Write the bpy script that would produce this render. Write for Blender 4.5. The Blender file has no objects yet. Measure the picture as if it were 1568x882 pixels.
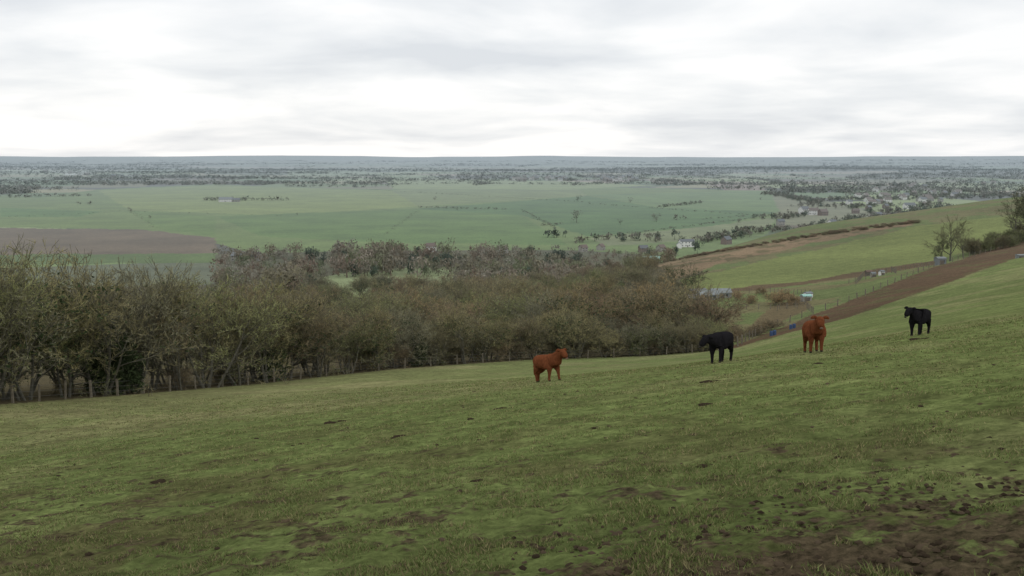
import bpy, math, random
import numpy as np
from mathutils import Vector, kdtree
random.seed(7); rng=np.random.default_rng(7)
F=1539.0; P=math.radians(7.5); CP,SP=math.cos(P),math.sin(P)
H=90.0
scn=bpy.context.scene
def lin(c,k=1.0):
    o=[]
    for v in c:
        v=v/255.0
        o.append(k*(v/12.92 if v<=0.04045 else ((v+0.055)/1.055)**2.4))
    return tuple(o)
def pix(u,v,y):
    a=(u-784)/F; b=(441-v)/F
    t=y/(CP+b*SP)
    return (t*a, y, t*(b*CP-SP))
def pplain(u,v,z=-H):
    a=(u-784)/F; b=(441-v)/F
    t=z/(b*CP-SP)
    return (t*a, t*(CP+b*SP))
# ------------------------------------------------------------ noise
def hsh(ix,iy,s):
    n=(ix.astype(np.int64)*374761393+iy.astype(np.int64)*668265263+s*974634777)&0x7fffffff
    n=((n^(n>>13))*1274126177)&0x7fffffff
    n=n^(n>>16)
    return (n&0xffff)/65535.0
def vnoise(x,y,s=0):
    ix=np.floor(x); iy=np.floor(y); fx=x-ix; fy=y-iy
    fx=fx*fx*(3-2*fx); fy=fy*fy*(3-2*fy)
    a=hsh(ix,iy,s); b=hsh(ix+1,iy,s); c=hsh(ix,iy+1,s); d=hsh(ix+1,iy+1,s)
    return (a*(1-fx)+b*fx)*(1-fy)+(c*(1-fx)+d*fx)*fy
def fbm(x,y,s=0,o=4):
    r=0;amp=.5;t=0
    for i in range(o):
        r=r+amp*vnoise(x*2**i+17.3*i,y*2**i-9.1*i,s+i); t+=amp; amp*=.5
    return r/t
def sstep(a,b,x):
    t=np.clip((x-a)/(b-a),0,1); return t*t*(3-2*t)
# ------------------------------------------------------------ terrain height
def plane(x,y): return -1.6-0.195*y+0.12*x
EDGE=[(-300,640,48),(-100,628,54),(0,620,60),(200,605,72),(400,588,88),(600,566,105),(800,552,122),(1000,545,128),(1130,533,122),
      (1210,510,128),(1300,487,140),(1400,452,165),(1568,392,220),(1750,350,260)]
ctl=[pix(*e) for e in EDGE]
ctl+=[pix(*e) for e in [(1150,508,165),(1300,462,190),(1430,408,240),(1568,366,300),(1750,325,330),
  (1060,450,260),(1200,437,270),(1400,404,290),(1020,402,450),(1200,370,450),(1400,342,450),(1568,322,450),(1750,300,450),
  (850,505,200),(850,472,300),(850,443,450),(1020,470,220),(600,520,190),(600,475,300),(600,452,450),
  (300,560,130),(300,505,220),(300,455,400),(0,575,110),(0,510,200),(0,458,380),(-300,575,110),(-300,458,380),
  (1200,356,600),(1400,330,620),(1568,308,620)]]
for u in (-300,0,200,400,600,784,1000,1200,1400,1568,1900):
    for y in (28,40):
        x=(u-784)/F*y*1.02
        ctl.append((x,y,plane(x,y)))
for u in (-300,0,300,600,850,1050):
    for y in (750,950): 
        ctl.append(((u-784)/F*y,y,-H))
for u in (1250,1400,1568,1800):
    for y in (950,1150):
        ctl.append(((u-784)/F*y,y,-H))
ctl=np.array(ctl)
def st(x,y):
    r=np.sqrt(x*x+y*y)+1e-6
    az=np.clip(np.arctan2(x,y),-0.75,0.75)
    return az*2.2, np.log(r)
def tps(d2): return 0.5*d2*np.log(d2+1e-12)
cs,ct=st(ctl[:,0],ctl[:,1])
n=len(ctl)
K=tps((cs[:,None]-cs)**2+(ct[:,None]-ct)**2)+np.eye(n)*0.002
A=np.zeros((n+3,n+3)); A[:n,:n]=K; A[:n,n]=1;A[:n,n+1]=cs;A[:n,n+2]=ct
A[n,:n]=1;A[n+1,:n]=cs;A[n+2,:n]=ct
W=np.linalg.solve(A,np.concatenate([ctl[:,2],[0,0,0]]))
def undul(x,y):
    r=np.sqrt(x*x+y*y)
    h=(fbm(x/1700,y/1700,201,3)-.45)*26*sstep(2600,5500,r)
    h=h+np.clip(fbm(x/6500+3,y/6500,205,3)-.42,0,1)*240*sstep(9000,24000,r)
    return h
def height(x,y):
    x=np.atleast_1d(np.asarray(x,float)); y=np.atleast_1d(np.asarray(y,float))
    s,t=st(x,y); z=np.zeros_like(x)
    for i0 in range(0,len(x),50000):
        sl=slice(i0,i0+50000)
        k=tps((s[sl,None]-cs)**2+(t[sl,None]-ct)**2)
        z[sl]=k@W[:n]+W[n]+W[n+1]*s[sl]+W[n+2]*t[sl]
    r=np.exp(t)
    yb=np.maximum(y,-60)
    pl=plane(np.clip(x,-80,80),yb)
    w=sstep(30,46,r); z=z*w+pl*(1-w)
    w=sstep(850,1150,r); z=z*(1-w)+(-H)*w
    z=np.maximum(z,-H)
    z=z+undul(x,y)
    wb=sstep(0.0,-60,y)*sstep(1500,300,r)
    z=z*(1-wb)+(8-1.6)*wb
    return z
def hz(x,y): return float(height([x],[y])[0])
def pz(x,y): return -H+float(undul(np.array([x]),np.array([y]))[0])
def place(u,y):
    a=(u-784)/F; x=a*y
    for _ in range(4):
        z=hz(x,y); x=a*(y*CP-z*SP)
    return x,y,z
def micro(x,y,mud):
    r=np.sqrt(x*x+y*y)
    f=sstep(90,25,r)
    h=(fbm(x*.9,y*.9,5,3)-.5)*0.10+(fbm(x*5,y*5,9,3)-.5)*0.075
    h=h+np.clip(mud,0,1)*((fbm(x*4,y*4,31,4)-.5)*0.13+(fbm(x*11,y*11,35,3)-.5)*0.08)
    return h*f
def edge_v(u):
    return np.interp(u,[e[0] for e in EDGE],[e[1] for e in EDGE])
def project(x,y,z):
    d=y*CP-z*SP; d=np.where(d<0.1,0.1,d)
    return 784+F*x/d, 441-F*(y*SP+z*CP)/d
def mudmask(u,v,x,y):
    line=np.interp(u,[0,700,850,1000,1200,1400,1568,2200],[1010,930,885,845,805,778,750,700])
    return .80*sstep(-110,80,v-line)
# ------------------------------------------------------------ helpers
def mesh_np(name,verts,faces,smooth=False,mats=(),col=None,matidx=None):
    me=bpy.data.meshes.new(name)
    nv=len(verts); nf=len(faces); k=faces.shape[1]
    me.vertices.add(nv); me.vertices.foreach_set('co',np.asarray(verts,np.float32).ravel())
    me.loops.add(nf*k); me.loops.foreach_set('vertex_index',np.asarray(faces,np.int32).ravel())
    me.polygons.add(nf); me.polygons.foreach_set('loop_start',np.arange(0,nf*k,k,dtype=np.int32))
    me.polygons.foreach_set('loop_total',np.full(nf,k,np.int32))
    if smooth: me.polygons.foreach_set('use_smooth',np.ones(nf,bool))
    if matidx is not None: me.polygons.foreach_set('material_index',np.asarray(matidx,np.int32))
    for m in mats: me.materials.append(m)
    if col is not None:
        ca=me.color_attributes.new('Col','FLOAT_COLOR','POINT')
        c4=np.ones((nv,4),np.float32); c4[:,:col.shape[1]]=col
        ca.data.foreach_set('color',c4.ravel())
    me.update(calc_edges=True)
    return me
def add_obj(name,me,parent=None,loc=None):
    o=bpy.data.objects.new(name,me); scn.collection.objects.link(o)
    if parent: o.parent=parent
    if loc is not None: o.location=loc
    return o
def empty(name,loc=(0,0,0)):
    o=bpy.data.objects.new(name,None); scn.collection.objects.link(o); o.location=loc; o.empty_display_size=.5
    return o
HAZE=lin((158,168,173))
def haze(nt,sock,dist=4100.0):  # aerial haze painted into the base colour, growing with distance from the origin
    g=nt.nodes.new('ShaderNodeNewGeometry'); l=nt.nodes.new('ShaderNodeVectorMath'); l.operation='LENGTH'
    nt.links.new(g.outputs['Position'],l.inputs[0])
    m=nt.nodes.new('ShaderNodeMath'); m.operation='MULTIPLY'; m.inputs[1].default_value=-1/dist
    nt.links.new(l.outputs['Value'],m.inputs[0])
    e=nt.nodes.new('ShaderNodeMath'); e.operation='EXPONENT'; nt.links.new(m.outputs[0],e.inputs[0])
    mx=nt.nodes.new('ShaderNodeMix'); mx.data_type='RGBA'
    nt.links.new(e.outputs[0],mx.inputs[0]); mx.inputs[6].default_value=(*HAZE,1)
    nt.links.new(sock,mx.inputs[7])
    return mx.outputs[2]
def newmat(name):
    m=bpy.data.materials.new(name); m.use_nodes=True; nt=m.node_tree; nt.nodes.clear()
    out=nt.nodes.new('ShaderNodeOutputMaterial'); b=nt.nodes.new('ShaderNodeBsdfDiffuse'); b.inputs['Roughness'].default_value=.6
    nt.links.new(b.outputs[0],out.inputs[0]); return m,nt,b
def noise(nt,scale,detail=4,vec=None,rough=.6):
    t=nt.nodes.new('ShaderNodeTexNoise'); t.inputs['Scale'].default_value=scale; t.inputs['Detail'].default_value=detail; t.inputs['Roughness'].default_value=rough
    if vec is not None: nt.links.new(vec,t.inputs['Vector'])
    return t.outputs['Fac']
def maprange(nt,s,a,b,c,d):
    m=nt.nodes.new('ShaderNodeMapRange'); m.inputs[1].default_value=a;m.inputs[2].default_value=b;m.inputs[3].default_value=c;m.inputs[4].default_value=d
    nt.links.new(s,m.inputs[0]); return m.outputs[0]
def vscale(nt,col,fac):
    m=nt.nodes.new('ShaderNodeVectorMath'); m.operation='SCALE'
    nt.links.new(col,m.inputs[0]); nt.links.new(fac,m.inputs['Scale']); return m.outputs[0]
def simple(name,rgb,var=.25,scale=3.0,bump=0.0):
    m,nt,b=newmat(name)
    g=nt.nodes.new('ShaderNodeNewGeometry')
    c=nt.nodes.new('ShaderNodeRGB'); c.outputs[0].default_value=(*rgb,1)
    f=maprange(nt,noise(nt,scale,4,g.outputs['Position']),.3,.7,1-var,1+var)
    s=vscale(nt,c.outputs[0],f)
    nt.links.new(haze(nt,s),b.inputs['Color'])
    return m
# ------------------------------------------------------------ ground sheet
rad=np.concatenate([np.linspace(1.0,5.8,16),np.geomspace(6,60,330,endpoint=False),np.geomspace(60,800,270,endpoint=False),
   1/np.linspace(1/800,1/60000,280)])
azd=np.linspace(-math.radians(33),math.radians(33),660)
azc=np.linspace(math.radians(33),math.radians(327),90)[1:-1]
az=np.concatenate([azd,azc]); NA=len(az); NR=len(rad)
R,AZ=np.meshgrid(rad,az,indexing='ij')
X=(R*np.sin(AZ)).ravel(); Y=(R*np.cos(AZ)).ravel(); RR=R.ravel()
Z=height(X,Y)
U,V=project(X,Y,Z-np.where(RR>2000,undul(X,Y),0))
U=np.where(Y<1,-5000,U)
Uw=U+(fbm(X/14,Y/14,61,3)-.5)*10; Vw=V+(fbm(X/14,Y/14,63,3)-.5)*5*sstep(2500,300,RR)
def inpoly(pts,u,v):
    c=np.zeros(len(u),bool); j=len(pts)-1
    for i in range(len(pts)):
        xi,yi=pts[i];xj,yj=pts[j]
        if yi!=yj:
            c^=((yi>v)!=(yj>v))&(u<(xj-xi)*(v-yi)/(yj-yi)+xi)
        j=i
    return c
col=np.zeros((len(X),3)); col[:]=lin((104,108,84))
seeds=[]
for cell,r0,r1 in ((330,700,5200),(900,5200,40000)):
    g=np.arange(-r1,r1,cell)
    for gx in g:
        for gy in g[g>0]:
            if cell==900 and abs(gx)>gy*0.9: continue
            if cell==330 and abs(gx)>gy*0.9+600: continue
            x=gx+rng.uniform(-.45,.45)*cell; y=gy+rng.uniform(-.45,.45)*cell
            r=math.hypot(x,y)
            if r0*.8<r<r1: seeds.append((x,y))
kd=kdtree.KDTree(len(seeds))
for i,s in enumerate(seeds): kd.insert((s[0],s[1],0),i)
kd.balance()
pal=[(112,126,78),(140,152,98),(98,116,70),(148,142,106),(122,118,88),(106,94,76),(144,154,110),(92,102,70),(154,140,118),(104,124,78),(120,138,84)]
pc=np.array([lin(p) for p in pal]); sc=rng.integers(0,len(pal),len(seeds))
sa=np.array(seeds); woodcell=rng.random(len(seeds))<np.where(sa[:,0]>.05*sa[:,1],.32,.20)
far=np.where((RR>900)&(Y>0)&(RR<45000)&(np.abs(AZ.ravel())<.7))[0]
for i in far:
    _,k,_=kd.find((X[i],Y[i],0))
    col[i]=pc[sc[k]] if not woodcell[k] else (0.095,0.09,0.068)
def paint(poly,rgb,rmin,rmax,k=1.0,amt=1.0):
    m=inpoly(poly,Uw,Vw)&(RR>rmin)&(RR<rmax)
    col[m]=np.array(lin(rgb,k))*amt+col[m]*(1-amt)
PL=650
paint([(-60,296),(60,303),(150,290),(330,282),(440,287),(600,290),(640,283),(880,285),(1180,292),(1230,310),(1200,335),(1100,420),(500,420),(330,372),(220,352),(-60,347)],(110,126,72),PL,9000)
paint([(150,292),(330,284),(600,292),(640,316),(440,330),(200,322)],(126,138,80),PL,9000)
paint([(330,331),(640,320),(800,330),(870,375),(600,372),(400,362)],(98,120,64),PL,9000)
paint([(640,320),(900,300),(1010,318),(1190,325),(1100,345),(900,362),(800,330)],(88,113,63),PL,9000)
paint([(640,283),(880,286),(900,300),(640,316),(600,292)],(120,131,84),PL,9000)
paint([(900,298),(1180,292),(1230,310),(1190,325),(1010,318)],(108,128,78),PL,9000)
paint([(900,365),(1100,345),(1190,332),(1180,346),(1080,368),(930,376)],(124,130,92),PL,9000)
paint([(590,272),(870,278),(1000,284),(870,290),(600,289)],(136,148,96),PL,9000)
paint([(440,262),(560,262),(600,270),(440,271)],(132,146,100),PL,12000)
paint([(0,318),(160,324),(120,332),(0,332)],(94,119,64),PL,9000)
paint([(200,322),(330,331),(330,362),(240,350)],(104,124,66),PL,9000)
paint([(-60,348),(220,352),(330,364),(335,388),(-60,390)],(112,98,80),PL,9000)
paint([(-60,390),(335,388),(330,402),(-60,405)],(94,110,62),PL,9000)
paint([(1080,281),(1160,283),(1175,292),(1110,291)],(150,132,118),PL,9000)
paint([(990,275),(1060,277),(1070,282),(1000,281)],(144,130,112),PL,9000)
paint([(80,262),(130,262),(150,268),(100,270)],(190,195,184),PL,20000)
paint([(1180,292),(1330,320),(1330,342),(1200,345)],(126,126,96),PL,9000)
paint([(490,428),(560,414),(700,410),(690,432),(640,446),(520,462)],(130,140,94),420,820)
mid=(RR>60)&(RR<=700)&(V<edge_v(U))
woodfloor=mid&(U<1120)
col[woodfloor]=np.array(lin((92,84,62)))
vw=inpoly([(330,384),(600,372),(900,384),(1010,392),(1020,440),(330,450)],U,V)&(RR>420)&(RR<960); col[vw]=lin((92,90,62))
cl=inpoly([(490,425),(560,412),(700,408),(690,432),(640,446),(520,462)],U,V)&(RR>420); col[cl]=lin((130,140,94))
pen=mid&(U>1075); col[pen]=lin((104,114,70))
pn=pen&(fbm(X/12,Y/12,91,4)>.52); col[pn]=lin((114,110,76))
paint([(1085,440),(1200,432),(1330,415),(1400,404),(1435,398),(1430,405),(1330,421),(1200,439),(1085,452)],(98,82,60),100,700)
paint([(1040,428),(1150,405),(1250,382),(1400,347),(1568,327),(1700,315),(1700,340),(1568,357),(1430,399),(1300,419),(1200,434),(1050,447)],(118,126,74),100,700)
paint([(1005,405),(1060,390),(1150,376),(1260,359),(1400,340),(1400,344),(1250,371),(1180,388),(1100,404),(1035,428)],(132,112,86),100,700)
bank=inpoly([(1005,405),(1060,390),(1150,376),(1260,359),(1400,340),(1400,344),(1250,371),(1180,388),(1100,404),(1035,428)],U,V)&(RR>100)&(RR<700)&(fbm(X/8,Y/8,71,4)>.54); col[bank]=lin((104,94,66))
PSP=[(1105,537),(1190,505),(1300,461),(1430,409),(1568,366),(1750,325),(1750,350),(1568,391),(1400,451),(1300,486),(1210,509),(1130,534)]
paint(PSP,(96,78,58),90,500)
ps=inpoly(PSP,U,V)&(RR>90)&(RR<500)&(fbm(X/5,Y/5,73,4)>.60)
col[ps]=lin((94,86,58))
paint([(1180,470),(1230,452),(1245,470),(1200,492),(1150,500)],(106,94,68),90,500)
near=(RR<=60)|((RR<330)&(V>=edge_v(U)-.5))|((Y<5)&(RR<400))
g1=np.array(lin((110,121,72))); g2=np.array(lin((135,134,92))); g3=np.array(lin((94,88,60)))
a=fbm(X/6,Y/6,11,5); a2=fbm(X/1.3,Y/1.8,19,5)
edgey=sstep(75,5,V-edge_v(U))*sstep(1150,200,U)*.75
ww=np.clip(edgey+sstep(.46,.68,a)*.6,0,1)[:,None]; w3=(sstep(.50,.66,a2)*.65*(.35+.65*sstep(560,800,V)))[:,None]
gcol=(g1*(1-ww)+g2*ww)*(1-w3)+g3*w3
col[near]=gcol[near]
mud=np.where(near&(RR<120),np.maximum(mudmask(U,V,X,Y),.27*sstep(560,840,V)+.09),0)
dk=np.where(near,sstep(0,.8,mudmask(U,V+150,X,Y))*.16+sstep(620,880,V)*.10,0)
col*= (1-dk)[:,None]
Zm=Z+np.where(RR<100,micro(X,Y,mud),0)
c4=np.concatenate([col,mud[:,None]],1)
idx=np.arange(NR*NA).reshape(NR,NA)
a0=idx[:-1,:]; a1=idx[1:,:]
faces=np.stack([a0,np.roll(a0,-1,1),np.roll(a1,-1,1),a1],-1).reshape(-1,4)[:, ::-1]
m,nt,b=newmat('field_ground')
at=nt.nodes.new('ShaderNodeAttribute'); at.attribute_name='Col'
geo=nt.nodes.new('ShaderNodeNewGeometry'); pos=geo.outputs['Position']
n1=noise(nt,2.2,6,pos,.7); n2=noise(nt,.35,5,pos,.6); n3=noise(nt,.012,7,pos,.7); n4=noise(nt,9,5,pos,.7)
f1=maprange(nt,n1,.35,.68,.6,1.34); f2=maprange(nt,n2,.3,.7,.82,1.18); f3=maprange(nt,n3,.3,.7,.74,1.24); f4=maprange(nt,n4,.3,.7,.65,1.35)
def mul(a,b):
    q=nt.nodes.new('ShaderNodeMath'); q.operation='MULTIPLY'
    for i,s in enumerate((a,b)):
        if isinstance(s,(int,float)): q.inputs[i].default_value=s
        else: nt.links.new(s,q.inputs[i])
    return q.outputs[0]
def addn(a,b,op='ADD'):
    q=nt.nodes.new('ShaderNodeMath'); q.operation=op
    for i,s in enumerate((a,b)):
        if isinstance(s,(int,float)): q.inputs[i].default_value=s
        else: nt.links.new(s,q.inputs[i])
    return q.outputs[0]
colr=vscale(nt,at.outputs['Color'],mul(mul(f1,f2),mul(f3,f4)))
mm=addn(mul(at.outputs['Alpha'],.42),addn(noise(nt,1.3,8,pos,.74),mul(addn(noise(nt,6,4,pos,.6),-.5),.6)))
mudf=maprange(nt,mm,.66,.76,0,1)
mudf=mul(mudf,maprange(nt,at.outputs['Alpha'],.02,.12,0,1))
mc=nt.nodes.new('ShaderNodeMix'); mc.data_type='RGBA'
nt.links.new(maprange(nt,n4,.35,.65,0,1),mc.inputs[0]); mc.inputs[6].default_value=(.024,.018,.012,1); mc.inputs[7].default_value=(.11,.08,.052,1)
mx=nt.nodes.new('ShaderNodeMix'); mx.data_type='RGBA'
nt.links.new(mul(mudf,.9),mx.inputs[0]); nt.links.new(colr,mx.inputs[6]); nt.links.new(mc.outputs[2],mx.inputs[7])
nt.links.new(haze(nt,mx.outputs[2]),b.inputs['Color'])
bp=nt.nodes.new('ShaderNodeBump'); bp.inputs['Strength'].default_value=.8; bp.inputs['Distance'].default_value=.07
nt.links.new(addn(n1,mul(n4,.6)),bp.inputs['Height']); nt.links.new(bp.outputs[0],b.inputs['Normal'])
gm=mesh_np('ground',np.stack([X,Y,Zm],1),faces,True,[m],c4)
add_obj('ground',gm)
# ------------------------------------------------------------ grass
def grass():
    N=330000
    r=np.exp(rng.uniform(math.log(5.5),math.log(70),N)); a=rng.uniform(-math.radians(30),math.radians(30),N)
    x=r*np.sin(a); y=r*np.cos(a); 
    cl=fbm(x*1.9,y*1.9,51,4)
    keep=cl>rng.uniform(.40,.58,N)
    x,y,r,cl=x[keep],y[keep],r[keep],cl[keep]
    z=height(x,y); u,v=project(x,y,z)
    md=mudmask(u,v,x,y)
    mn=fbm(x*1.4,y*1.4,77,4)
    k=(v>edge_v(u)+2)&(md*.40+mn<.76); x,y,r,z,u,v,md,cl=[q[k] for q in (x,y,r,z,u,v,md,cl)]
    z=z+micro(x,y,np.maximum(md,.2))
    n=len(x); th=rng.uniform(0,math.pi,n); s=np.clip(r/14,1,4)
    w=rng.uniform(.004,.009,n)*s; h=rng.uniform(.015,.040,n)*(1+.22*(s-1))*(.6+1.2*(cl-.4)*2)
    dx=np.cos(th)*w; dy=np.sin(th)*w
    lx=rng.normal(0,.7,n)*h; ly=rng.normal(0,.7,n)*h
    v0=np.stack([x-dx,y-dy,z-.01],1); v1=np.stack([x+dx,y+dy,z-.01],1); v2=np.stack([x+lx,y+ly,z+h],1)
    V3=np.stack([v0,v1,v2],1).reshape(-1,3)
    c=np.array(lin((112,124,74)))[None]*rng.uniform(.6,1.35,(n,1)); st_=rng.random(n)<.36
    c[st_]=np.array(lin((154,145,106)))*rng.uniform(.5,1.15,(st_.sum(),1))
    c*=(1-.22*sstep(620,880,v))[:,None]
    C=np.repeat(c,3,0)
    m,nt,b=newmat('grass_blades'); at=nt.nodes.new('ShaderNodeAttribute'); at.attribute_name='Col'
    nt.links.new(at.outputs['Color'],b.inputs['Color'])
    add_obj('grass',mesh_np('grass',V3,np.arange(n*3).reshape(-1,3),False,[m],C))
grass()
# ------------------------------------------------------------ clods
def clods():
    VV=[];FF=[];CC=[];nv=0
    base=np.array([(0,0,1),(1,0,.25),(.5,.87,.2),(-.5,.87,.3),(-1,0,.2),(-.5,-.87,.3),(.5,-.87,.2),(1.25,0,-.3),(.62,1.08,-.3),(-.62,1.08,-.3),(-1.25,0,-.3),(-.62,-1.08,-.3),(.62,-1.08,-.3)],float)
    fs=[(0,i,i%6+1) for i in range(1,7)]
    for i in range(1,7):
        j=i%6+1; fs+= [(i,i+6,j+6),(i,j+6,j)]
    fs=np.array(fs)
    def put(x,y,s,flat,c):
        nonlocal nv
        z=hz(x,y)
        b=base.copy(); b+=rng.normal(0,.14,b.shape); b*=[s,s*rng.uniform(.6,1.1),s*flat]
        t=rng.uniform(0,6.3); ct_,st_=math.cos(t),math.sin(t)
        b=np.stack([b[:,0]*ct_-b[:,1]*st_,b[:,0]*st_+b[:,1]*ct_,b[:,2]],1)+[x,y,z]
        VV.append(b);FF.append(fs+nv);nv+=13; CC.append(np.repeat([c],13,0))
    dark=np.array((.04,.03,.02))
    for (u,y,s,f) in [(1082,10.9,.07,.9),(720,24,.10,.5),(735,12,.08,.35),(453,22,.08,.5),(1085,28,.22,.25),(845,15,.06,.4),(980,10.3,.05,.4),(612,21,.16,.3),(1078,20,.14,.3),(1255,31,.24,.25),(765,27,.16,.25),(245,17,.11,.3),(1410,42,.3,.18),(438,10.8,.04,.6),(135,9.8,.04,.6),(820,9.5,.05,.4),(520,30,.2,.2),(1290,10.4,.06,.6)]:
        x,yy,z=place(u,y); 
        for k in range(3): put(x+rng.normal(0,s*.6),yy+rng.normal(0,s*.5),s*rng.uniform(.5,1),f,dark)
    for i in range(340):
        r=math.exp(rng.uniform(math.log(6),math.log(60))); a=rng.uniform(-.5,.5)
        x,y=r*math.sin(a),r*math.cos(a); u,v=project(x,y,hz(x,y))
        if v<edge_v(u)+6: continue
        put(x,y,rng.uniform(.012,.03)*(1+r/30),.4,dark*rng.uniform(.9,2.4))
    n=0
    while n<800:
        r=rng.uniform(6,12); a=rng.uniform(0,.52); x,y=r*math.sin(a),r*math.cos(a)
        u,v=project(x,y,plane(x,y))
        if rng.random()>float(mudmask(u,v,x,y)): continue
        n+=1; put(x,y,rng.uniform(.008,.03),.6,np.array((.06,.045,.03))*rng.uniform(.5,1.5))
    m,nt,b=newmat('soil_clods'); at=nt.nodes.new('ShaderNodeAttribute'); at.attribute_name='Col'
    nt.links.new(at.outputs['Color'],b.inputs['Color'])
    add_obj('mud_clods',mesh_np('mud_clods',np.concatenate(VV),np.concatenate(FF),True,[m],np.concatenate(CC)))
clods()
# ------------------------------------------------------------ trees
def matobj(name,mulc=1.0,var=.3):
    m,nt,b=newmat(name); oi=nt.nodes.new('ShaderNodeObjectInfo')
    g=nt.nodes.new('ShaderNodeNewGeometry')
    f=maprange(nt,noise(nt,.7,3,g.outputs['Position']),.3,.7,(1-var)*mulc,(1+var)*mulc)
    s=vscale(nt,oi.outputs['Color'],f)
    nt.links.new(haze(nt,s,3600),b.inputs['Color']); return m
M_TW=matobj('twigs',1.0); M_BK=simple('bark',(.125,.118,.09),.35,6)
M_IVY=simple('ivy_leaves',(.055,.08,.033),.5,1.2)
M_EV=matobj('evergreen_leaves',1.0,.45)
def unit(v): return v/ (np.linalg.norm(v)+1e-9)
def make_tree(name,seed,h,spread,stems,ntw,ivy=0,twl=.55,clump=1.0):
    rg=np.random.default_rng(seed)
    tubes=[]; tips=[]
    def grow(p,d,L,r,lev,maxlev):
        seg=3 if lev<2 else 2
        q=p.copy(); dd=d.copy()
        for s in range(seg):
            dd=unit(dd+rg.normal(0,.16 if lev else .08,3)+np.array([0,0,.06]))
            nq=q+dd*L/seg; r2=r*(1-.22)
            tubes.append((q,nq,r,r2)); 
            if lev>=2: tips.append((q,nq,lev))
            q=nq; r=r2
            if lev<maxlev and (lev>0 or s>=0):
                nb=rg.integers(1,3)
                for k in range(nb):
                    ax=unit(rg.normal(0,1,3)); side=unit(np.cross(dd,ax))
                    nd=unit(dd*rg.uniform(.5,1)+side*rg.uniform(.55,1.0)*spread)
                    grow(q,nd,L*rg.uniform(.5,.75),r*.6,lev+1,maxlev)
        if lev<maxlev:
            for k in range(2):
                side=unit(np.cross(dd,rg.normal(0,1,3)))
                grow(q,unit(dd+side*.5*spread),L*.65,r*.75,lev+1,maxlev)
    for s in range(stems):
        ang=rg.uniform(0,6.28); off=np.array([math.cos(ang),math.sin(ang),0])
        lean=.12 if stems==1 else rg.uniform(.15,.5)
        grow(off*(0 if stems==1 else rg.uniform(.1,.8)),unit(np.array([0,0,1.])+off*lean),h*.48*rg.uniform(.8,1.1),h*.016*(1.4 if stems==1 else .9),0,3)
    T=np.array([(np.concatenate([a,b,[r1,r2]])) for a,b,r1,r2 in tubes])
    top=T[:,5].max(); 
    A_,B_,r1,r2=T[:,0:3],T[:,3:6],np.maximum(T[:,6],.013),np.maximum(T[:,7],.010)
    D=B_-A_; D/=np.linalg.norm(D,axis=1,keepdims=True)
    ref=np.where(np.abs(D[:,2:3])>.9,[[1.,0,0]],[[0,0,1.]]); S=np.cross(D,ref); S/=np.linalg.norm(S,axis=1,keepdims=True); Tn=np.cross(D,S)
    ring=[]
    for c,rr in ((A_,r1),(B_,r2)):
        for k in range(4):
            t=k*math.pi/2; ring.append(c+(S*math.cos(t)+Tn*math.sin(t))*rr[:,None])
    VB=np.stack(ring,1).reshape(-1,3); nt_=len(T); o=np.arange(nt_)[:,None]*8
    tf=[]
    for k in range(4):
        k2=(k+1)%4
        tf.append(np.concatenate([o+k,o+k2,o+4+k2],1)); tf.append(np.concatenate([o+k,o+4+k2,o+4+k],1))
    FB=np.concatenate(tf)
    tp=np.array([np.concatenate([a,b]) for a,b,l in tips])
    ii=rg.integers(0,len(tp),ntw); t=rg.random((ntw,1))
    base=tp[ii,:3]*(1-t)+tp[ii,3:]*t
    bd=tp[ii,3:]-tp[ii,:3]; bd/=np.linalg.norm(bd,axis=1,keepdims=True)
    d=bd*.8+rg.normal(0,.65,(ntw,3))*clump+[0,0,.35]; d/=np.linalg.norm(d,axis=1,keepdims=True)
    L=rg.uniform(.4,1.2,(ntw,1))*twl; w=rg.uniform(.010,.026,(ntw,1))
    sd=np.cross(d,rg.normal(0,1,(ntw,3))); sd/=np.linalg.norm(sd,axis=1,keepdims=True)
    VT=np.stack([base-sd*w,base+sd*w,base+d*L],1).reshape(-1,3)
    V_=[VB,VT]; F_=[FB,np.arange(ntw*3).reshape(-1,3)+len(VB)]; mi=[np.zeros(len(FB)),np.ones(ntw)]
    if ivy:
        lo=T[(T[:,2]<top*.75)]
        cen=lo[rg.integers(0,len(lo),ivy)][:,0:3]+rg.normal(0,.22,(ivy,3))
        tri=cen[:,None,:]+rg.normal(0,.10,(ivy,3,3)); 
        F_.append(np.arange(ivy*3).reshape(-1,3)+len(VB)+len(VT)); V_.append(tri.reshape(-1,3)); mi.append(np.full(ivy,2))
    VV=np.concatenate(V_); VV[:,2]*=h/max(top,.1)
    return mesh_np(name,VV,np.concatenate(F_),False,[M_BK,M_TW,M_IVY],None,np.concatenate(mi))
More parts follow.
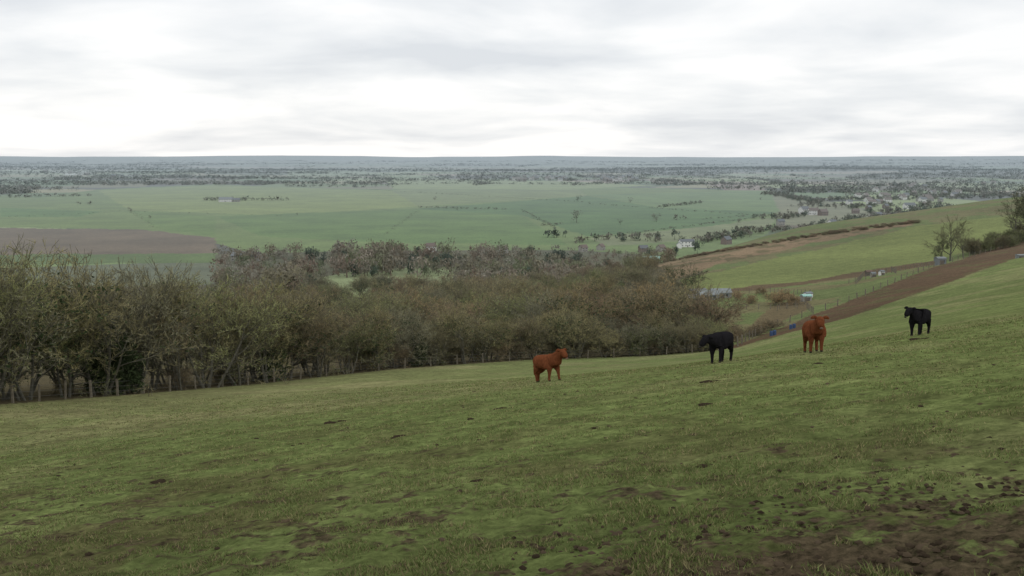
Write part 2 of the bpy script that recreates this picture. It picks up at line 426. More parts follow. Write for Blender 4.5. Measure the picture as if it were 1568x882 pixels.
def make_ever(name,seed,h,w,n,conic=.0):
    rg=np.random.default_rng(seed)
    nc=26; cen=[]
    for i in range(nc):
        z=rg.uniform(.15,.95); rr=w/2*(math.sin(math.pi*min(1,z*.9+.1))**.6*(1-conic)+conic*(1-z))
        a=rg.uniform(0,6.28); q=rr*rg.uniform(.3,.85)
        cen.append((q*math.cos(a),q*math.sin(a),z*h,rg.uniform(.12,.24)*w))
    cen=np.array(cen); k=rg.integers(0,nc,n)
    dr=rg.normal(0,1,(n,3)); dr/=np.linalg.norm(dr,axis=1,keepdims=True)
    c=cen[k,:3]+dr*cen[k,3:4]*rg.uniform(.6,1.1,(n,1))
    tri=(c[:,None,:]+rg.normal(0,.02*h,(n,3,3))).reshape(-1,3)
    tr=[];
    for z,r in ((0,.03*h),(h*.8,.008*h)):
        for q in range(5): tr.append((r*math.cos(q*1.2566),r*math.sin(q*1.2566),z))
    tf=[]
    for q in range(5):
        q2=(q+1)%5; tf+=[(q,q2,5+q2),(q,5+q2,5+q)]
    V_=np.concatenate([np.array(tr),tri]); F_=np.concatenate([np.array(tf),np.arange(n*3).reshape(-1,3)+10])
    return mesh_np(name,V_,F_,False,[M_BK,M_EV],None,np.concatenate([np.zeros(10),np.ones(n)]))
PT=[make_tree('bare_tree_a',1,10,.9,4,6500),make_tree('bare_tree_b',2,10,1.0,3,6500,900),make_tree('bare_tree_c',3,10,.9,5,7000),
    make_tree('bare_tree_d',4,10,1.1,2,5500,1800),make_tree('bare_tree_e',5,10,1.0,4,7000,300)]
PB=[make_tree('shrub_a',11,5,1.3,6,6000,0,.5),make_tree('shrub_b',12,5,1.4,7,6500,500,.5),make_tree('shrub_c',13,5,1.2,6,5500,200,.5)]
PS=[make_tree('field_tree_a',21,12,1.05,1,4200,0,.8),make_tree('field_tree_b',22,12,1.1,1,4200,1500,.8)]
PE=[make_ever('evergreen_a',31,9,7,3500),make_ever('evergreen_b',32,9,6,3500,.3),make_ever('conifer_a',33,11,5,3500,.8)]
TC=[(116,110,78),(122,116,80),(110,104,76),(114,102,76),(112,114,76),(108,106,84)]
def put_tree(name,me,x,y,h,href,colr,parent=None,wide=1.0,sink=.15,k=1.8):
    o=add_obj(name,me,parent); z=hz(x,y)
    s=h/href; o.location=(x,y,z-sink); o.scale=(s*wide,s*wide,s); o.rotation_euler=(0,0,random.uniform(0,6.28))
    o.color=(*lin(colr,k*random.uniform(.78,1.15)),1); return o
def edge_depth(u): return float(np.interp(u,[e[0] for e in EDGE],[e[2] for e in EDGE]))
u=-150
while u<1110:
    D=edge_depth(u)
    hh=float(np.interp(u,[-100,0,60,150,230,330,420,500,580,700,800,900,1000,1060,1110],[11.6,11.9,10.0,10.5,10.9,9.7,10.8,8.2,7.2,7.2,7.7,6.6,5.6,5.2,4.6]))
    for row in range(2 if random.random()<.5 else 3):
        uu=u+random.uniform(-14,14); dd=D+2.2+row*random.uniform(3,4.5)+random.uniform(-.6,.8)
        x,y,z=place(uu,dd)
        h=hh*random.uniform(.72,1.08)
        put_tree('bare_tree',random.choice(PT),x,y,h,10,random.choice(TC),wide=random.uniform(.85,1.1)*(1 if hh>9 else 1.15))
    for k in range(2):
        uu=u+random.uniform(-16,16); dd=D+2.0+random.uniform(0,4); x,y,z=place(uu,dd)
        if random.random()<(.25 if u<520 else .8):
            put_tree('hedge_shrub',random.choice(PB),x,y,random.uniform(2.2,4.2) if u>520 else random.uniform(1.2,2.6),5,random.choice([(112,102,72),(106,94,70),(94,98,60),(116,102,76)]),k=1.6)
    u+=2.4*F/D*(1.0 if u<520 else 1.25)
for (uu,dd,h) in [(165,74,6),(190,73,4),(640,111,3.5),(790,127,4),(420,93,4)]:
    x,y,z=place(uu,dd); put_tree('holly_tree',PE[0],x,y,h,9,(56,66,40),k=1.2)
wood=empty('woodland')
def scatter(n,ur,dr,hr,protos,href,cols,ok=lambda u,y:True,wide=1.0):
    for i in range(n):
        uu=random.uniform(*ur); dd=math.exp(random.uniform(math.log(dr[0]),math.log(dr[1])))
        if not ok(uu,dd): continue
        x,y,z=place(uu,dd)
        put_tree('tree',random.choice(protos),x,y,random.uniform(*hr),href,random.choice(cols),wood,wide)
MC=TC+[(126,110,78),(116,98,76),(108,112,72),(130,118,84)]
def ok1(u,y):
    lim=np.interp(y,[140,200,300,450],[1085,1050,1015,1000])
    return u<lim and y>edge_depth(u)+14
scatter(290,(480,1100),(138,460),(4.2,8.4),PT+PB,7.5,MC,ok1,1.2)
scatter(18,(560,1060),(150,420),(4,6.5),PE[:2],9,[(66,74,46),(80,82,50)],ok1,1.0)
scatter(50,(-40,520),(110,400),(6,9),PT,10,MC,lambda u,y:y>edge_depth(u)+14)
for (uu,dd,h,pi) in [(1455,262,12.5,0),(1443,268,8,1),(1475,270,8,0),(1566,290,17,1),(1555,300,13,0),(1590,285,16,0)]:
    x,y,z=place(uu,dd); put_tree('bare_tree',PS[pi],x,y,h,12,(100,100,70),wide=1.0,k=1.5)
for i in range(20):
    uu=random.uniform(1478,1600); dd=random.uniform(275,315); x,y,z=place(uu,dd)
    put_tree('hedge_shrub',random.choice(PB),x,y,random.uniform(2.5,5.5),5,random.choice([(102,106,66),(100,92,64)]))
hedge=empty('hedgerow')
for i in range(150):
    uu=random.uniform(1030,1405); x,y,z=place(uu,random.uniform(446,458))
    put_tree('shrub',random.choice(PB),x,y,random.uniform(.6,1.6),5,random.choice([(124,104,80),(116,108,78),(108,94,72)]),hedge,2.0)
for i in range(30):
    uu=random.uniform(1090,1180); x,y,z=place(uu,random.uniform(135,165))
    if y<150 and uu>1125: continue
    put_tree('shrub',random.choice(PB),x,y,random.uniform(1.0,2.4),5,(122,108,82),hedge,1.4)
for (uu,dd,h) in [(1188,206,3.0),(1213,203,2.4),(1200,208,3.2),(1150,215,2.2),(1130,225,2.4),(1165,240,2)]:
    x,y,z=place(uu,dd); put_tree('shrub',random.choice(PB),x,y,h,5,(136,116,84),hedge,1.2)
# ------------------------------------------------------------ distant trees (merged)
fv=[];fc=[]
def ft(x,y,h,w,c,n,z=None,tall=False,ts=.11):
    if z is None: z=pz(x,y)
    nc=5 if n<100 else 9; cen=np.stack([rng.normal(0,.2*w,nc),rng.normal(0,.2*w,nc),rng.uniform(.22,.78,nc)*h],1)
    k=rng.integers(0,nc,n); d=rng.normal(0,1,(n,3)); d/=np.linalg.norm(d,axis=1,keepdims=True)
    p=cen[k]+d*rng.uniform(.3,1,(n,1))*[[w*.28,w*.28,h*.23]]
    s=ts*h*(40/n)**.4
    tri=p[:,None,:]+rng.normal(0,s,(n,3,3))*[1,1,1.5 if tall else 1]; tri[:,:,2]=np.abs(tri[:,:,2])
    tr=np.array([[(-.03*w,0,-1),(.03*w,0,-1),(0,0,.6*h)],[(0,-.03*w,-1),(0,.03*w,-1),(0,0,.6*h)]])
    tri=np.concatenate([tri,tr])+[x,y,z]
    fv.append(tri.reshape(-1,3)); fc.append(np.repeat(np.array(c)[None]*rng.uniform(.75,1.25,(n+2,1)),3,0))
brown=[lin(c,1.3) for c in [(92,88,68),(96,90,70),(88,86,68),(98,92,76),(86,90,64),(80,86,62)]]
dkg=[lin(c,1.15) for c in [(60,72,48),(56,66,46)]]
def line(u0,v0,u1,v1,h,w=None,dens=.7,cols=brown,jit=2,n=45):
    p0=pplain(u0,v0);p1=pplain(u1,v1); L=math.dist(p0,p1); w=w or h; k=max(1,int(L/w/dens))
    for i in range(k):
        t=(i+random.random())/k; ft(p0[0]+(p1[0]-p0[0])*t+random.gauss(0,jit),p0[1]+(p1[1]-p0[1])*t+random.gauss(0,jit),h*random.uniform(.6,1.15),w*random.uniform(.8,1.3),random.choice(cols),n)
def ok2(u,y):
    if 480<u<705 and y<735: return False
    if u<335+max(0,(560-y)): return False
    return True
wc=[lin(c,1.5) for c in [(98,94,72),(106,100,78),(96,98,68),(106,94,76),(116,112,98),(110,104,90),(88,94,64),(104,94,76),(122,112,98),(100,84,68)]]
for i in range(1000):
    uu=random.uniform(322,1030); dd=math.exp(random.uniform(math.log(480),math.log(900)))
    if not ok2(uu,dd): continue
    x,y,z=place(uu,dd); hh=random.uniform(5,14)*(1 if uu<900 else .7)*(1.0 if dd>600 else .85)*(.75+.6*float(fbm(np.array([x/60]),np.array([y/60]),301,2)[0]))
    if random.random()<.10 and uu<850: hh*=1.35
    if 520<uu<610 and dd>720: hh=random.uniform(14,23)
    ft(x,y,hh,hh*random.uniform(.8,1.1),random.choice(wc),170,z,True,.07)
for i in range(60):
    uu=random.uniform(400,1000); dd=random.uniform(520,880)
    if not ok2(uu,dd): continue
    x,y,z=place(uu,dd); ft(x,y,random.uniform(7,14),random.uniform(6,9),random.choice(dkg),260,z,True,.08)
for (uu,dd,h,w_) in [(685,800,14,12),(700,802,13,11),(480,830,14,9),(495,830,13,8),(545,745,14,9),(572,730,13,9),(850,840,13,10),(862,842,12,10),(838,838,12,9),(1068,925,13,8),(1034,905,11,5),(560,640,6,6),(612,790,10,9)]:
    x,y,z=place(uu,dd); ft(x,y,h,w_,random.choice(dkg),300,z,True,.08)
line(640,318,778,321,4,8); line(0,303,140,300,9,12); line(120,313,140,313,8,9,1.2); line(308,307,440,307,9,12,.6)
line(365,307,382,307,17,16,1,dkg); line(828,346,858,343,4,7); line(835,364,870,364,11,9,.5,dkg)
line(1010,318,1075,311,6,9); line(1035,337,1060,336,9,10,1); line(800,322,850,350,2.5,6,2); line(1075,336,1200,328,3,8,1.3)
line(560,290,900,310,2.2,5,2.2); line(0,333,160,326,2,6,2); line(200,323,240,350,1.5,6,2);line(640,322,590,360,1.5,6,2.2)
line(900,312,1180,332,3,8,1.6); line(900,366,1190,330,3,7,1.4); line(150,322,440,331,1.5,5,2.2)
for (a,b,h) in [(885,309,14),(883,341,19),(965,310,12),(1005,340,14),(200,325,10),(665,306,9),(700,322,6),(230,335,6),(1130,344,9),(950,344,8),(1165,306,7),(455,330,5)]:
    p=pplain(a,b); ft(p[0],p[1],h,h*.95,random.choice(brown),260,ts=.065)
for (u0,v0,u1,v1,h,de) in [(900,372,1030,368,10,.9),(1080,372,1180,352,9,.8),(1180,338,1225,331,9,.8),(1290,340,1400,330,10,.7),(1290,318,1370,316,9,.8),(1410,318,1440,314,10,.8),(1180,298,1260,312,9,.7),
    (1330,328,1568,316,10,.8),(1260,306,1568,302,10,.7),(1420,322,1568,322,10,.8),(1215,316,1300,318,9,1.0),(1200,356,1300,342,8,.8)]:
    for q in range(2): line(u0,v0+random.uniform(-2,2),u1,v1+random.uniform(-2,2),h,None,de,brown+dkg[:1],10,60)
for (u0,u1,v,h,de) in [(0,330,281,12,.55),(0,200,284,12,.7),(330,600,283,12,.6),(0,120,290,10,.9),(440,600,286,10,.8),(600,880,276,11,.7),(860,1180,281,10,.8),(1090,1568,290,12,.5),(1180,1568,296,12,.6),(80,600,274,12,.5),(0,500,268,12,.5),(700,1100,268,12,.6),(1000,1568,284,12,.5),(0,700,259,12,.6),(600,1568,261,13,.5)]:
    for q in range(2): line(u0,v+random.uniform(-2,1.5),u1,v+random.uniform(-3,2),h,h*1.5,de,brown+dkg[:1],25,20)
cnt=0
NS=210000
vvs=np.where(np.arange(NS)%3>0,rng.uniform(243,300,NS),rng.uniform(242,262,NS)); uus=rng.uniform(-80,1650,NS)
for i in range(NS):
    vv=vvs[i]; uu=uus[i]
    if vv>284 and 60<uu<1200: continue
    x,y=pplain(uu,vv); r=math.hypot(x,y)
    if r>15000: continue
    q=kd.find_n((x,y,0),2); d1,d2=q[0][2],q[1][2]
    wd=woodcell[q[0][1]]
    if (d2-d1<(6+r*.0010)) or (wd and rng.random()<.16):
        h=rng.uniform(3.5,8.5)*(1+r/40000)*(1.3 if wd else 1); w=h*(1.7+r/2200)
        ft(x,y,h,w,random.choice(brown),12,ts=.13); cnt+=1
print('far trees',cnt)
m,nt,b=newmat('distant_foliage'); at=nt.nodes.new('ShaderNodeAttribute'); at.attribute_name='Col'
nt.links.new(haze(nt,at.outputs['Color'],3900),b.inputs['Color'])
fv=np.concatenate(fv);fc=np.concatenate(fc)
add_obj('distant_trees',mesh_np('distant_trees',fv,np.arange(len(fv)).reshape(-1,3),False,[m],fc))
# ------------------------------------------------------------ buildings
MW=simple('white_render',(.84,.83,.80),.05); MBR=simple('brick',(.22,.16,.13),.2); MST=simple('stone_wall',(.36,.34,.30),.15)
MR=simple('clay_tiles',(.17,.12,.095),.25); MSL=simple('slate',(.14,.145,.155),.2); MGL=simple('window_glass',(.04,.05,.06),.1)
MTEAL=simple('teal_sheeting',(.36,.58,.52),.08); MWD=simple('weathered_wood',(.15,.13,.105),.3); MPL=simple('polythene',(.25,.27,.27),.2,1.5); MTIN=simple('grey_sheeting',(.22,.235,.24),.15)
def box(bm_v,bm_f,x0,x1,y0,y1,z0,z1):
    n=len(bm_v); bm_v+= [(x0,y0,z0),(x1,y0,z0),(x1,y1,z0),(x0,y1,z0),(x0,y0,z1),(x1,y0,z1),(x1,y1,z1),(x0,y1,z1)]
    bm_f+=[tuple(n+i for i in f) for f in ((0,3,2,1),(4,5,6,7),(0,1,5,4),(1,2,6,5),(2,3,7,6),(3,0,4,7))]
def part(name,v,f,mat,par):
    me=bpy.data.meshes.new(name); me.from_pydata(v,[],f); me.materials.append(mat); me.update(); return add_obj(name,me,par)
def house(name,x,y,z,w,d,h,rot,wall,roof,rh=None,door=True,storeys=2):
    e=empty(name,(x,y,z)); e.rotation_euler=(0,0,rot); rh=rh or d*.42
    W_,D_=w/2,d/2
    v=[(-W_,-D_,-1),(W_,-D_,-1),(W_,D_,-1),(-W_,D_,-1),(-W_,-D_,h),(W_,-D_,h),(W_,D_,h),(-W_,D_,h),(-W_,0,h+rh),(W_,0,h+rh)]
    f=[(0,1,5,4),(2,3,7,6),(1,2,6,9,5),(3,0,4,8,7)]
    part('walls',v,f,wall,e)
    o=.35*min(1,d/6); s=rh/D_; t=.18
    v=[(-W_-o,-D_-o,h-o*s+.05),(W_+o,-D_-o,h-o*s+.05),(W_+o,0,h+rh+.05),(-W_-o,0,h+rh+.05),(W_+o,D_+o,h-o*s+.05),(-W_-o,D_+o,h-o*s+.05)]
    v+=[(a,b,c+t) for a,b,c in v]
    f=[(6,7,8,9),(9,8,10,11),(1,0,3,2),(3,5,4,2),(0,1,7,6),(4,5,11,10),(1,2,8,7),(2,4,10,8),(0,6,9,3),(3,9,11,5)]
    part('roof',v,f,roof,e)
    wv=[];wf=[]
    nwin=max(2,int(w/3.2))
    for st_ in range(storeys):
        zz=h*(st_+.42)/storeys
        for k in range(nwin):
            cx=-W_+w*(k+.5)/nwin; 
            for sd in (-1,1):
                yy=sd*(D_+.02)
                box(wv,wf,cx-.5*min(1,w/8),cx+.5*min(1,w/8),min(yy,yy-sd*.04),max(yy,yy-sd*.04),zz,zz+h/storeys*.4)
    part('windows',wv,wf,MGL,e)
    if door:
        dv=[];df=[]; box(dv,df,-.5,.5,-D_-.06,-D_+.02,-.2,2.0 if h>2.4 else h*.8); part('door',dv,df,MWD,e)
    if h>4:
        dv=[];df=[]; box(dv,df,W_-1.3,W_-.5,-.4,.4,h+rh*.5,h+rh+1.1); part('chimney',dv,df,MBR,e)
    return e
def hp(name,u,v,w,d,h,rot,wall,roof,**k):
    x,y=pplain(u,v); return house(name,x,y,pz(x,y),w,d,h,rot,wall,roof,**k)
hp('white_house',1051,378,14,8,5.6,.15,MW,MSL,rh=2.0); hp('white_house',1040,380,7,5,3.8,1.4,MW,MTIN)
hp('barn',997,402,14,8,3.2,.1,MWD,MTEAL,rh=2.2); hp('cottage',893,385,7,6,3.8,.5,MST,MR); hp('cottage',920,383,7,6,3.6,1.0,MST,MR); hp('cottage',985,386,8,6,4,.3,MBR,MSL)
hp('barn',378,399,24,12,4.5,-.15,MST,MTIN,rh=3); hp('cottage',1012,385,8,6,4,.8,MST,MR); hp('cottage',660,385,9,7,5,.2,MW,MR); hp('cottage',770,388,8,6,4.5,.4,MST,MR)
hp('white_house',1231,328,15,10,8,.5,MW,MSL); hp('white_house',1245,329,15,9,7,.1,MW,MR); hp('cottage',1260,330,13,9,6,.4,MBR,MR); hp('white_house',1274,348,11,8,6.5,.6,MW,MSL); hp('cottage',1262,352,10,7,3.6,.2,MST,MSL)
hp('white_house',1392,320,19,9,7,.1,MW,MSL); hp('farmhouse',346,309,26,10,5,.05,MW,MTIN); hp('farmhouse',362,309,14,8,4,.2,MST,MSL)
for (a,b_) in [(1310,327),(1330,322),(1356,319),(1345,333),(1415,316),(1440,309),(1300,313),(1195,345),(1112,374)]:
    hp('house',a,b_,random.uniform(9,12),7,random.uniform(4.5,5.5),random.uniform(0,.8),random.choice([MW,MST,MBR,MST]),random.choice([MR,MSL]))
for i in range(110):
    g=i%4
    if g==0: u_,v_=random.uniform(780,870),random.uniform(270,278)
    elif g==1: u_,v_=random.uniform(910,975),random.uniform(269,279)
    elif g==2: u_,v_=random.uniform(1300,1470),random.uniform(296,314)
    else: u_,v_=random.choice([(random.uniform(60,260),random.uniform(262,274)),(random.uniform(1260,1300),random.uniform(252,256)),(random.uniform(1340,1568),random.uniform(275,300)),(random.uniform(1180,1300),random.uniform(258,262))])
    hp('house',u_,v_,random.uniform(12,20),9,random.uniform(6,9) if g!=2 else 5.5,random.uniform(0,1.0),random.choice([MW,MW,MST,MBR]),random.choice([MR,MSL,MR]))
def hs(name,u,d_,w,d,h,rot,wall,roof,rh,dz=0):
    x,y,z=place(u,d_); return house(name,x,y,z+dz,w,d,h,rot,wall,roof,rh=rh,storeys=1)
hs('shed',1050,222,5.0,3,1.5,.1,MWD,MTIN,.6); hs('greenhouse',1083,232,4.5,3,1.3,.2,MPL,MPL,.8); hs('greenhouse',1103,236,4.5,3,1.3,.1,MPL,MPL,.8); hs('shed',1068,244,4,3,1.5,.3,MTIN,MTIN,.5)
hs('animal_shelter',1234,208,1.9,1.4,1.0,.2,MST,MTEAL,.25);hs('animal_shelter',1237,215,1.7,1.2,.9,.5,MW,MTIN,.25)
hs('chicken_coop',1337,250,1.2,1.0,.8,.1,MST,MTIN,.3);hs('chicken_coop',1350,252,1.2,1.0,.8,.3,MW,MTIN,.3);hs('chicken_coop',1330,262,1.6,1.2,1,.1,MWD,MR,.3)
hs('shed',1439,246,2.2,1.8,1.5,.2,MTIN,MTIN,.3); hs('feed_trough_shelter',1562,215,1.6,1.0,.45,.05,MPL,MPL,.12)
MBL=simple('blue_plastic',(.06,.10,.20),.15)
for (uu,dd) in [(1181,137),(1186,137.5),(1211,150),(1216,151)]:
    x,y,z=place(uu,dd); v=[];f=[]
    prof=[(.0,0),(.27,0),(.29,.05),(.29,.3),(.305,.32),(.29,.35),(.29,.6),(.305,.62),(.29,.65),(.29,.84),(.27,.88),(0,.88)]
    for r,zz in prof:
        for k in range(12): v.append((r*math.cos(k*.5236)*.8,r*math.sin(k*.5236)*.8,zz*.8))
    for i in range(len(prof)-1):
        for k in range(12): f.append((i*12+k,i*12+(k+1)%12,(i+1)*12+(k+1)%12,(i+1)*12+k))
    o=part('blue_drum',v,f,MBL,None); o.location=(x,y,z-.03)
# ------------------------------------------------------------ fences
MPOST=simple('fence_post_wood',(.20,.175,.13),.3,5); MWIRE=simple('wire',(.16,.155,.14),.1)
def fence(name,pts,step,ph=1.2,pw=.055,wires=(.35,.7,1.05)):
    P3=[]
    for (a,b) in zip(pts[:-1],pts[1:]):
        L=math.dist(a,b); k=max(1,int(L/step))
        for i in range(k): P3.append((a[0]+(b[0]-a[0])*i/k,a[1]+(b[1]-a[1])*i/k))
    P3.append(pts[-1][:2]); arr=np.array(P3); zz=height(arr[:,0],arr[:,1])
    v=[];f=[];wv=[];wf=[]
    for (x,y),z in zip(P3,zz):
        hh=ph*random.uniform(.88,1.1); w=pw*random.uniform(.8,1.3); n0=len(v); box(v,f,x-w,x+w,y-w,y+w,z-.3,z+hh)
        lx,ly=random.gauss(0,.07),random.gauss(0,.05)
        for k in range(4,8): a=v[n0+k]; v[n0+k]=(a[0]+lx,a[1]+ly,a[2])
    for i in range(len(P3)-1):
        (x0,y0),(x1,y1)=P3[i],P3[i+1]
        for w in wires:
            n=len(wv); t=.008
            wv+=[(x0,y0,zz[i]+w-t),(x1,y1,zz[i+1]+w-t),(x1,y1,zz[i+1]+w+t),(x0,y0,zz[i]+w+t)]; wf.append((n,n+1,n+2,n+3))
    e=empty(name); part('posts',v,f,MPOST,e); part('wires',wv,wf,MWIRE,e)
pp=[place(uu,edge_depth(uu)+.6)[:2] for uu in range(-140,1131,40)]
fence('fence',pp,2.6)
fence('fence',[place(a,d)[:2] for a,d in [(1130,126),(1170,160),(1245,178),(1300,189),(1370,212),(1430,239),(1500,268),(1568,300)]],4.5,1.25,.07)
fence('fence',[place(a,d)[:2] for a,d in [(1125,205),(1180,200),(1235,192),(1245,178)]],2.2)
fence('fence',[place(a,d)[:2] for a,d in [(1115,250),(1180,245),(1240,222),(1232,200),(1190,195)]],2.2)
fence('fence',[place(a,d)[:2] for a,d in [(1300,240),(1350,250),(1400,262),(1430,242)]],2.5)
fence('fence',[place(a,d)[:2] for a,d in [(1310,232),(1322,262),(1365,268),(1372,245)]],2.2)
# ------------------------------------------------------------ cattle
def furmat(name,c,dark):
    m,nt,b=newmat(name); tc=nt.nodes.new('ShaderNodeTexCoord')
    mp=nt.nodes.new('ShaderNodeMapping'); mp.inputs['Scale'].default_value=(6,6,2.5); nt.links.new(tc.outputs['Object'],mp.inputs[0])
    nn=noise(nt,3,6,mp.outputs[0],.7); r=nt.nodes.new('ShaderNodeMix'); r.data_type='RGBA'
    nt.links.new(maprange(nt,nn,.3,.7,0,1),r.inputs[0]); r.inputs[6].default_value=(*dark,1); r.inputs[7].default_value=(*c,1)
    nt.links.new(r.outputs[2],b.inputs['Color'])
    bp=nt.nodes.new('ShaderNodeBump'); bp.inputs['Distance'].default_value=.03; nt.links.new(nn,bp.inputs['Height']); nt.links.new(bp.outputs[0],b.inputs['Normal'])
    return m
FR=furmat('red_coat',(.24,.085,.038),(.10,.033,.016)); FB_=furmat('black_coat',(.026,.024,.026),(.010,.010,.012))
MHOOF=simple('hoof',(.05,.04,.03),.2); MMUZ=simple('muzzle_skin',(.26,.17,.13),.1); MMUZB=simple('muzzle_skin_dark',(.05,.045,.045),.1); MEYE=simple('eye',(.01,.01,.01),.1)
def cow(name,u,d_,heading,mat,red,S=1.0,head=(0,0),legs=(0,0,0,0),headyaw=0):
    x,y,z=place(u,d_); e=empty(name,(x,y,z)); e.rotation_euler=(0,0,heading); e.scale=(S,S,S)
    ch,sh=math.cos(heading),math.sin(heading)
    def gz(lx,ly): return (hz(x+S*(lx*ch-ly*sh),y+S*(lx*sh+ly*ch))-z)/S
    V=[];E=[];Rr=[]
    def add(p,r,par=None):
        V.append(p);Rr.append(r if isinstance(r,tuple) else (r,r)); i=len(V)-1
        if par is not None: E.append((par,i))
        return i
    tilt=(gz(.6,0)-gz(-.8,0))/1.4
    T=lambda a,b,c:(a,b,c+tilt*a)
    k_=1.22
    def tr(a,b): return (a*k_,b*k_)
    pel=add(T(-.66,0,1.03),tr(.28,.30)); m1=add(T(-.32,0,.95),tr(.34,.35),pel); m2=add(T(.02,0,.91),tr(.36,.375),m1); ch_=add(T(.36,0,.92),tr(.33,.37),m2)
    shd=add(T(.62,0,1.02),tr(.25,.30),ch_)
    hdz,hdx=head; cy,sy=math.cos(headyaw),math.sin(headyaw)
    def HP(a,b,c):
        a-=.62; X_=a*cy-b*sy; Y_=a*sy+b*cy; return T(.62+X_,Y_,c)
    n1_=add(HP(.84,0,1.10+hdz*.5),tr(.18,.23),shd); n2_=add(HP(1.0,0,1.17+hdz*.85),tr(.14,.165),n1_)
    hd=add(HP(1.14,0,1.20+hdz),tr(.145,.145),n2_); fc_=add(HP(1.28+hdx,0,1.04+hdz),tr(.115,.115),hd); mz=add(HP(1.38+hdx,0,.89+hdz),tr(.095,.09),fc_)
    br=add(T(.64,0,.73),tr(.16,.20),shd)
    rump=add(T(-.88,0,1.06),tr(.21,.23),pel)
    feet=[]
    for k,sd in ((0,1),(1,-1)):
        st_=legs[k]
        f=gz(-.74+st_,sd*.21)
        hip=add(T(-.72,sd*.18,.84),tr(.20,.22),pel); kn=add((-.57+st_*.35,sd*.21,.65+f*.5-tilt*.3),.16,hip)
        hk=add((-.84+st_*.75,sd*.21,.45+f),.078,kn); fl=add((-.77+st_,sd*.21,.13+f),.058,hk); hf=add((-.74+st_,sd*.21,.04+f),.07,fl); feet.append((-.74+st_,sd*.21,f))
    for k,sd in ((2,1),(3,-1)):
        st_=legs[k]
        f=gz(.53+st_,sd*.19)
        el=add(T(.48,sd*.19,.73),tr(.16,.18),ch_); kn=add((.52+st_*.55,sd*.19,.41+f),.08,el); fl=add((.52+st_*.95,sd*.19,.12+f),.056,kn); hf=add((.55+st_,sd*.19,.04+f),.07,fl); feet.append((.55+st_,sd*.19,f))
    me=bpy.data.meshes.new('body'); me.from_pydata(V,E,[]); me.update(); o=add_obj('body',me,e); me.materials.append(mat)
    sk=o.modifiers.new('Skin','SKIN'); sk.use_smooth_shade=True; sk.branch_smoothing=.4
    for i,r in enumerate(Rr): me.skin_vertices[0].data[i].radius=r
    me.skin_vertices[0].data[0].use_root=True
    ss=o.modifiers.new('Sub','SUBSURF'); ss.levels=2; ss.render_levels=2
    def chain(nm,pts,rs,mt):
        m_=bpy.data.meshes.new(nm); m_.from_pydata(pts,[(i,i+1) for i in range(len(pts)-1)],[]); m_.materials.append(mt)
        q=add_obj(nm,m_,e); s=q.modifiers.new('Skin','SKIN'); s.use_smooth_shade=True
        for i,r in enumerate(rs): m_.skin_vertices[0].data[i].radius=(r if isinstance(r,tuple) else (r,r))
        m_.skin_vertices[0].data[0].use_root=True
        q.modifiers.new('Sub','SUBSURF').levels=1
    chain('tail',[T(-1.04,0,1.2),T(-1.16,0,1.12),T(-1.2,.02,.84),T(-1.18,.03,.58),T(-1.17,.03,.36)],[.05,.045,.03,.06,.04],mat)
    for sd in (1,-1):
        chain('ear',[HP(1.06,sd*.11,1.29+hdz),HP(1.05,sd*.23,1.30+hdz),HP(1.04,sd*.35,1.25+hdz)],[(.05,.05),(.04,.08),(.02,.03)],mat)
        chain('eye',[HP(1.22,sd*.115,1.17+hdz),HP(1.235,sd*.128,1.155+hdz)],[.026,.024],MEYE)
    chain('muzzle',[HP(1.39+hdx,0,.89+hdz),HP(1.43+hdx,0,.84+hdz)],[(.088,.085),(.07,.065)],MMUZ if red else MMUZB)
    for (fx,fy,fz) in feet: chain('hoof',[(fx,fy,fz+.09),(fx+.03,fy,fz+.02)],[.06,.072],MHOOF)
cow('brown_cow',838,44.5,math.radians(-60),FR,True,.98,(.12,0),(-.36,.20,.20,-.06),.2)
cow('black_cow',1103,42.5,math.radians(-120),FB_,False,1.05,(-.20,0),(.05,-.12,.1,-.05),-.6)
cow('brown_cow',1246,41.0,math.radians(-98),FR,True,1.06,(.08,0),(.1,-.1,.05,-.08),.03)
cow('black_cow',1407,48.0,math.radians(-130),FB_,False,1.0,(.08,0),(.05,-.12,.08,-.06),-.3)
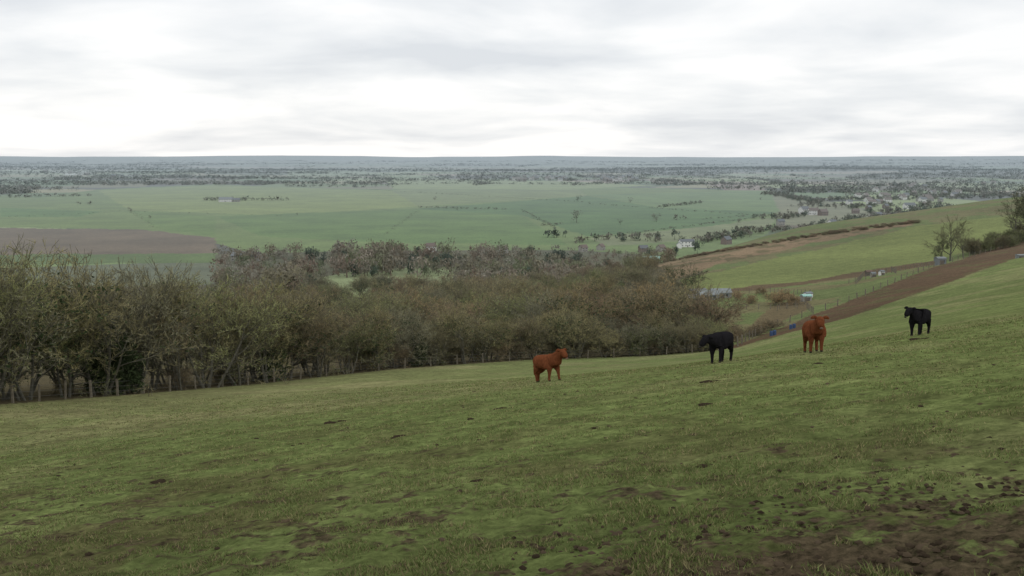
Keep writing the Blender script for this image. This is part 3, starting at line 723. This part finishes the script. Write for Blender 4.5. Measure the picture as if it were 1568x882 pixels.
# ------------------------------------------------------------ world, sun, camera
w=bpy.data.worlds.new('World'); scn.world=w; w.use_nodes=True; nt=w.node_tree; nt.nodes.clear()
out=nt.nodes.new('ShaderNodeOutputWorld'); bg=nt.nodes.new('ShaderNodeBackground'); bg2=nt.nodes.new('ShaderNodeBackground')
sky=nt.nodes.new('ShaderNodeTexSky'); sky.sky_type='NISHITA'; sky.sun_disc=False; sky.sun_elevation=math.radians(40); sky.sun_rotation=math.radians(-20)
nt.links.new(sky.outputs[0],bg.inputs[0]); bg.inputs[1].default_value=.1
tc=nt.nodes.new('ShaderNodeTexCoord'); sp=nt.nodes.new('ShaderNodeSeparateXYZ'); nt.links.new(tc.outputs['Generated'],sp.inputs[0])
def wm(op,a,b_):
    q=nt.nodes.new('ShaderNodeMath'); q.operation=op
    for i,s in enumerate((a,b_)):
        if isinstance(s,(int,float)): q.inputs[i].default_value=s
        else: nt.links.new(s,q.inputs[i])
    return q.outputs[0]
zz=wm('ADD',wm('MAXIMUM',sp.outputs[2],0.0),.13)
cb=nt.nodes.new('ShaderNodeCombineXYZ'); nt.links.new(wm('DIVIDE',sp.outputs[0],zz),cb.inputs[0]); nt.links.new(wm('DIVIDE',sp.outputs[1],zz),cb.inputs[1]); cb.inputs[2].default_value=7.9
tn=nt.nodes.new('ShaderNodeTexNoise'); tn.inputs['Scale'].default_value=.95; tn.inputs['Detail'].default_value=7; tn.inputs['Roughness'].default_value=.5; tn.inputs['Distortion'].default_value=.25
nt.links.new(cb.outputs[0],tn.inputs['Vector'])
cr=nt.nodes.new('ShaderNodeValToRGB'); nt.links.new(tn.outputs['Fac'],cr.inputs[0])
cr.color_ramp.elements[0].position=.32; cr.color_ramp.elements[0].color=(.72,.75,.79,1)
cr.color_ramp.elements[1].position=.58; cr.color_ramp.elements[1].color=(1.0,1.0,1.0,1)
e_=cr.color_ramp.elements.new(.46); e_.color=(.86,.88,.90,1)
nt.links.new(cr.outputs[0],bg2.inputs[0]); bg2.inputs[1].default_value=1.02
mxs=nt.nodes.new('ShaderNodeMixShader'); mxs.inputs[0].default_value=.94
nt.links.new(bg.outputs[0],mxs.inputs[1]); nt.links.new(bg2.outputs[0],mxs.inputs[2]); nt.links.new(mxs.outputs[0],out.inputs[0])
sl=bpy.data.lights.new('sun','SUN'); sl.energy=.65; sl.angle=math.radians(25); sl.color=(1,.97,.92)
so=add_obj('sun',sl); so.rotation_euler=(math.radians(50),0,math.radians(20))
cam=bpy.data.cameras.new('camera'); cam.sensor_width=36; cam.lens=F/1568*36; cam.clip_start=.1; cam.clip_end=100000
co=add_obj('camera',cam); co.location=(0,0,0); co.rotation_euler=(math.radians(90)-P,0,0); scn.camera=co
scn.view_settings.view_transform='Standard'; scn.view_settings.look='None'; scn.view_settings.exposure=0
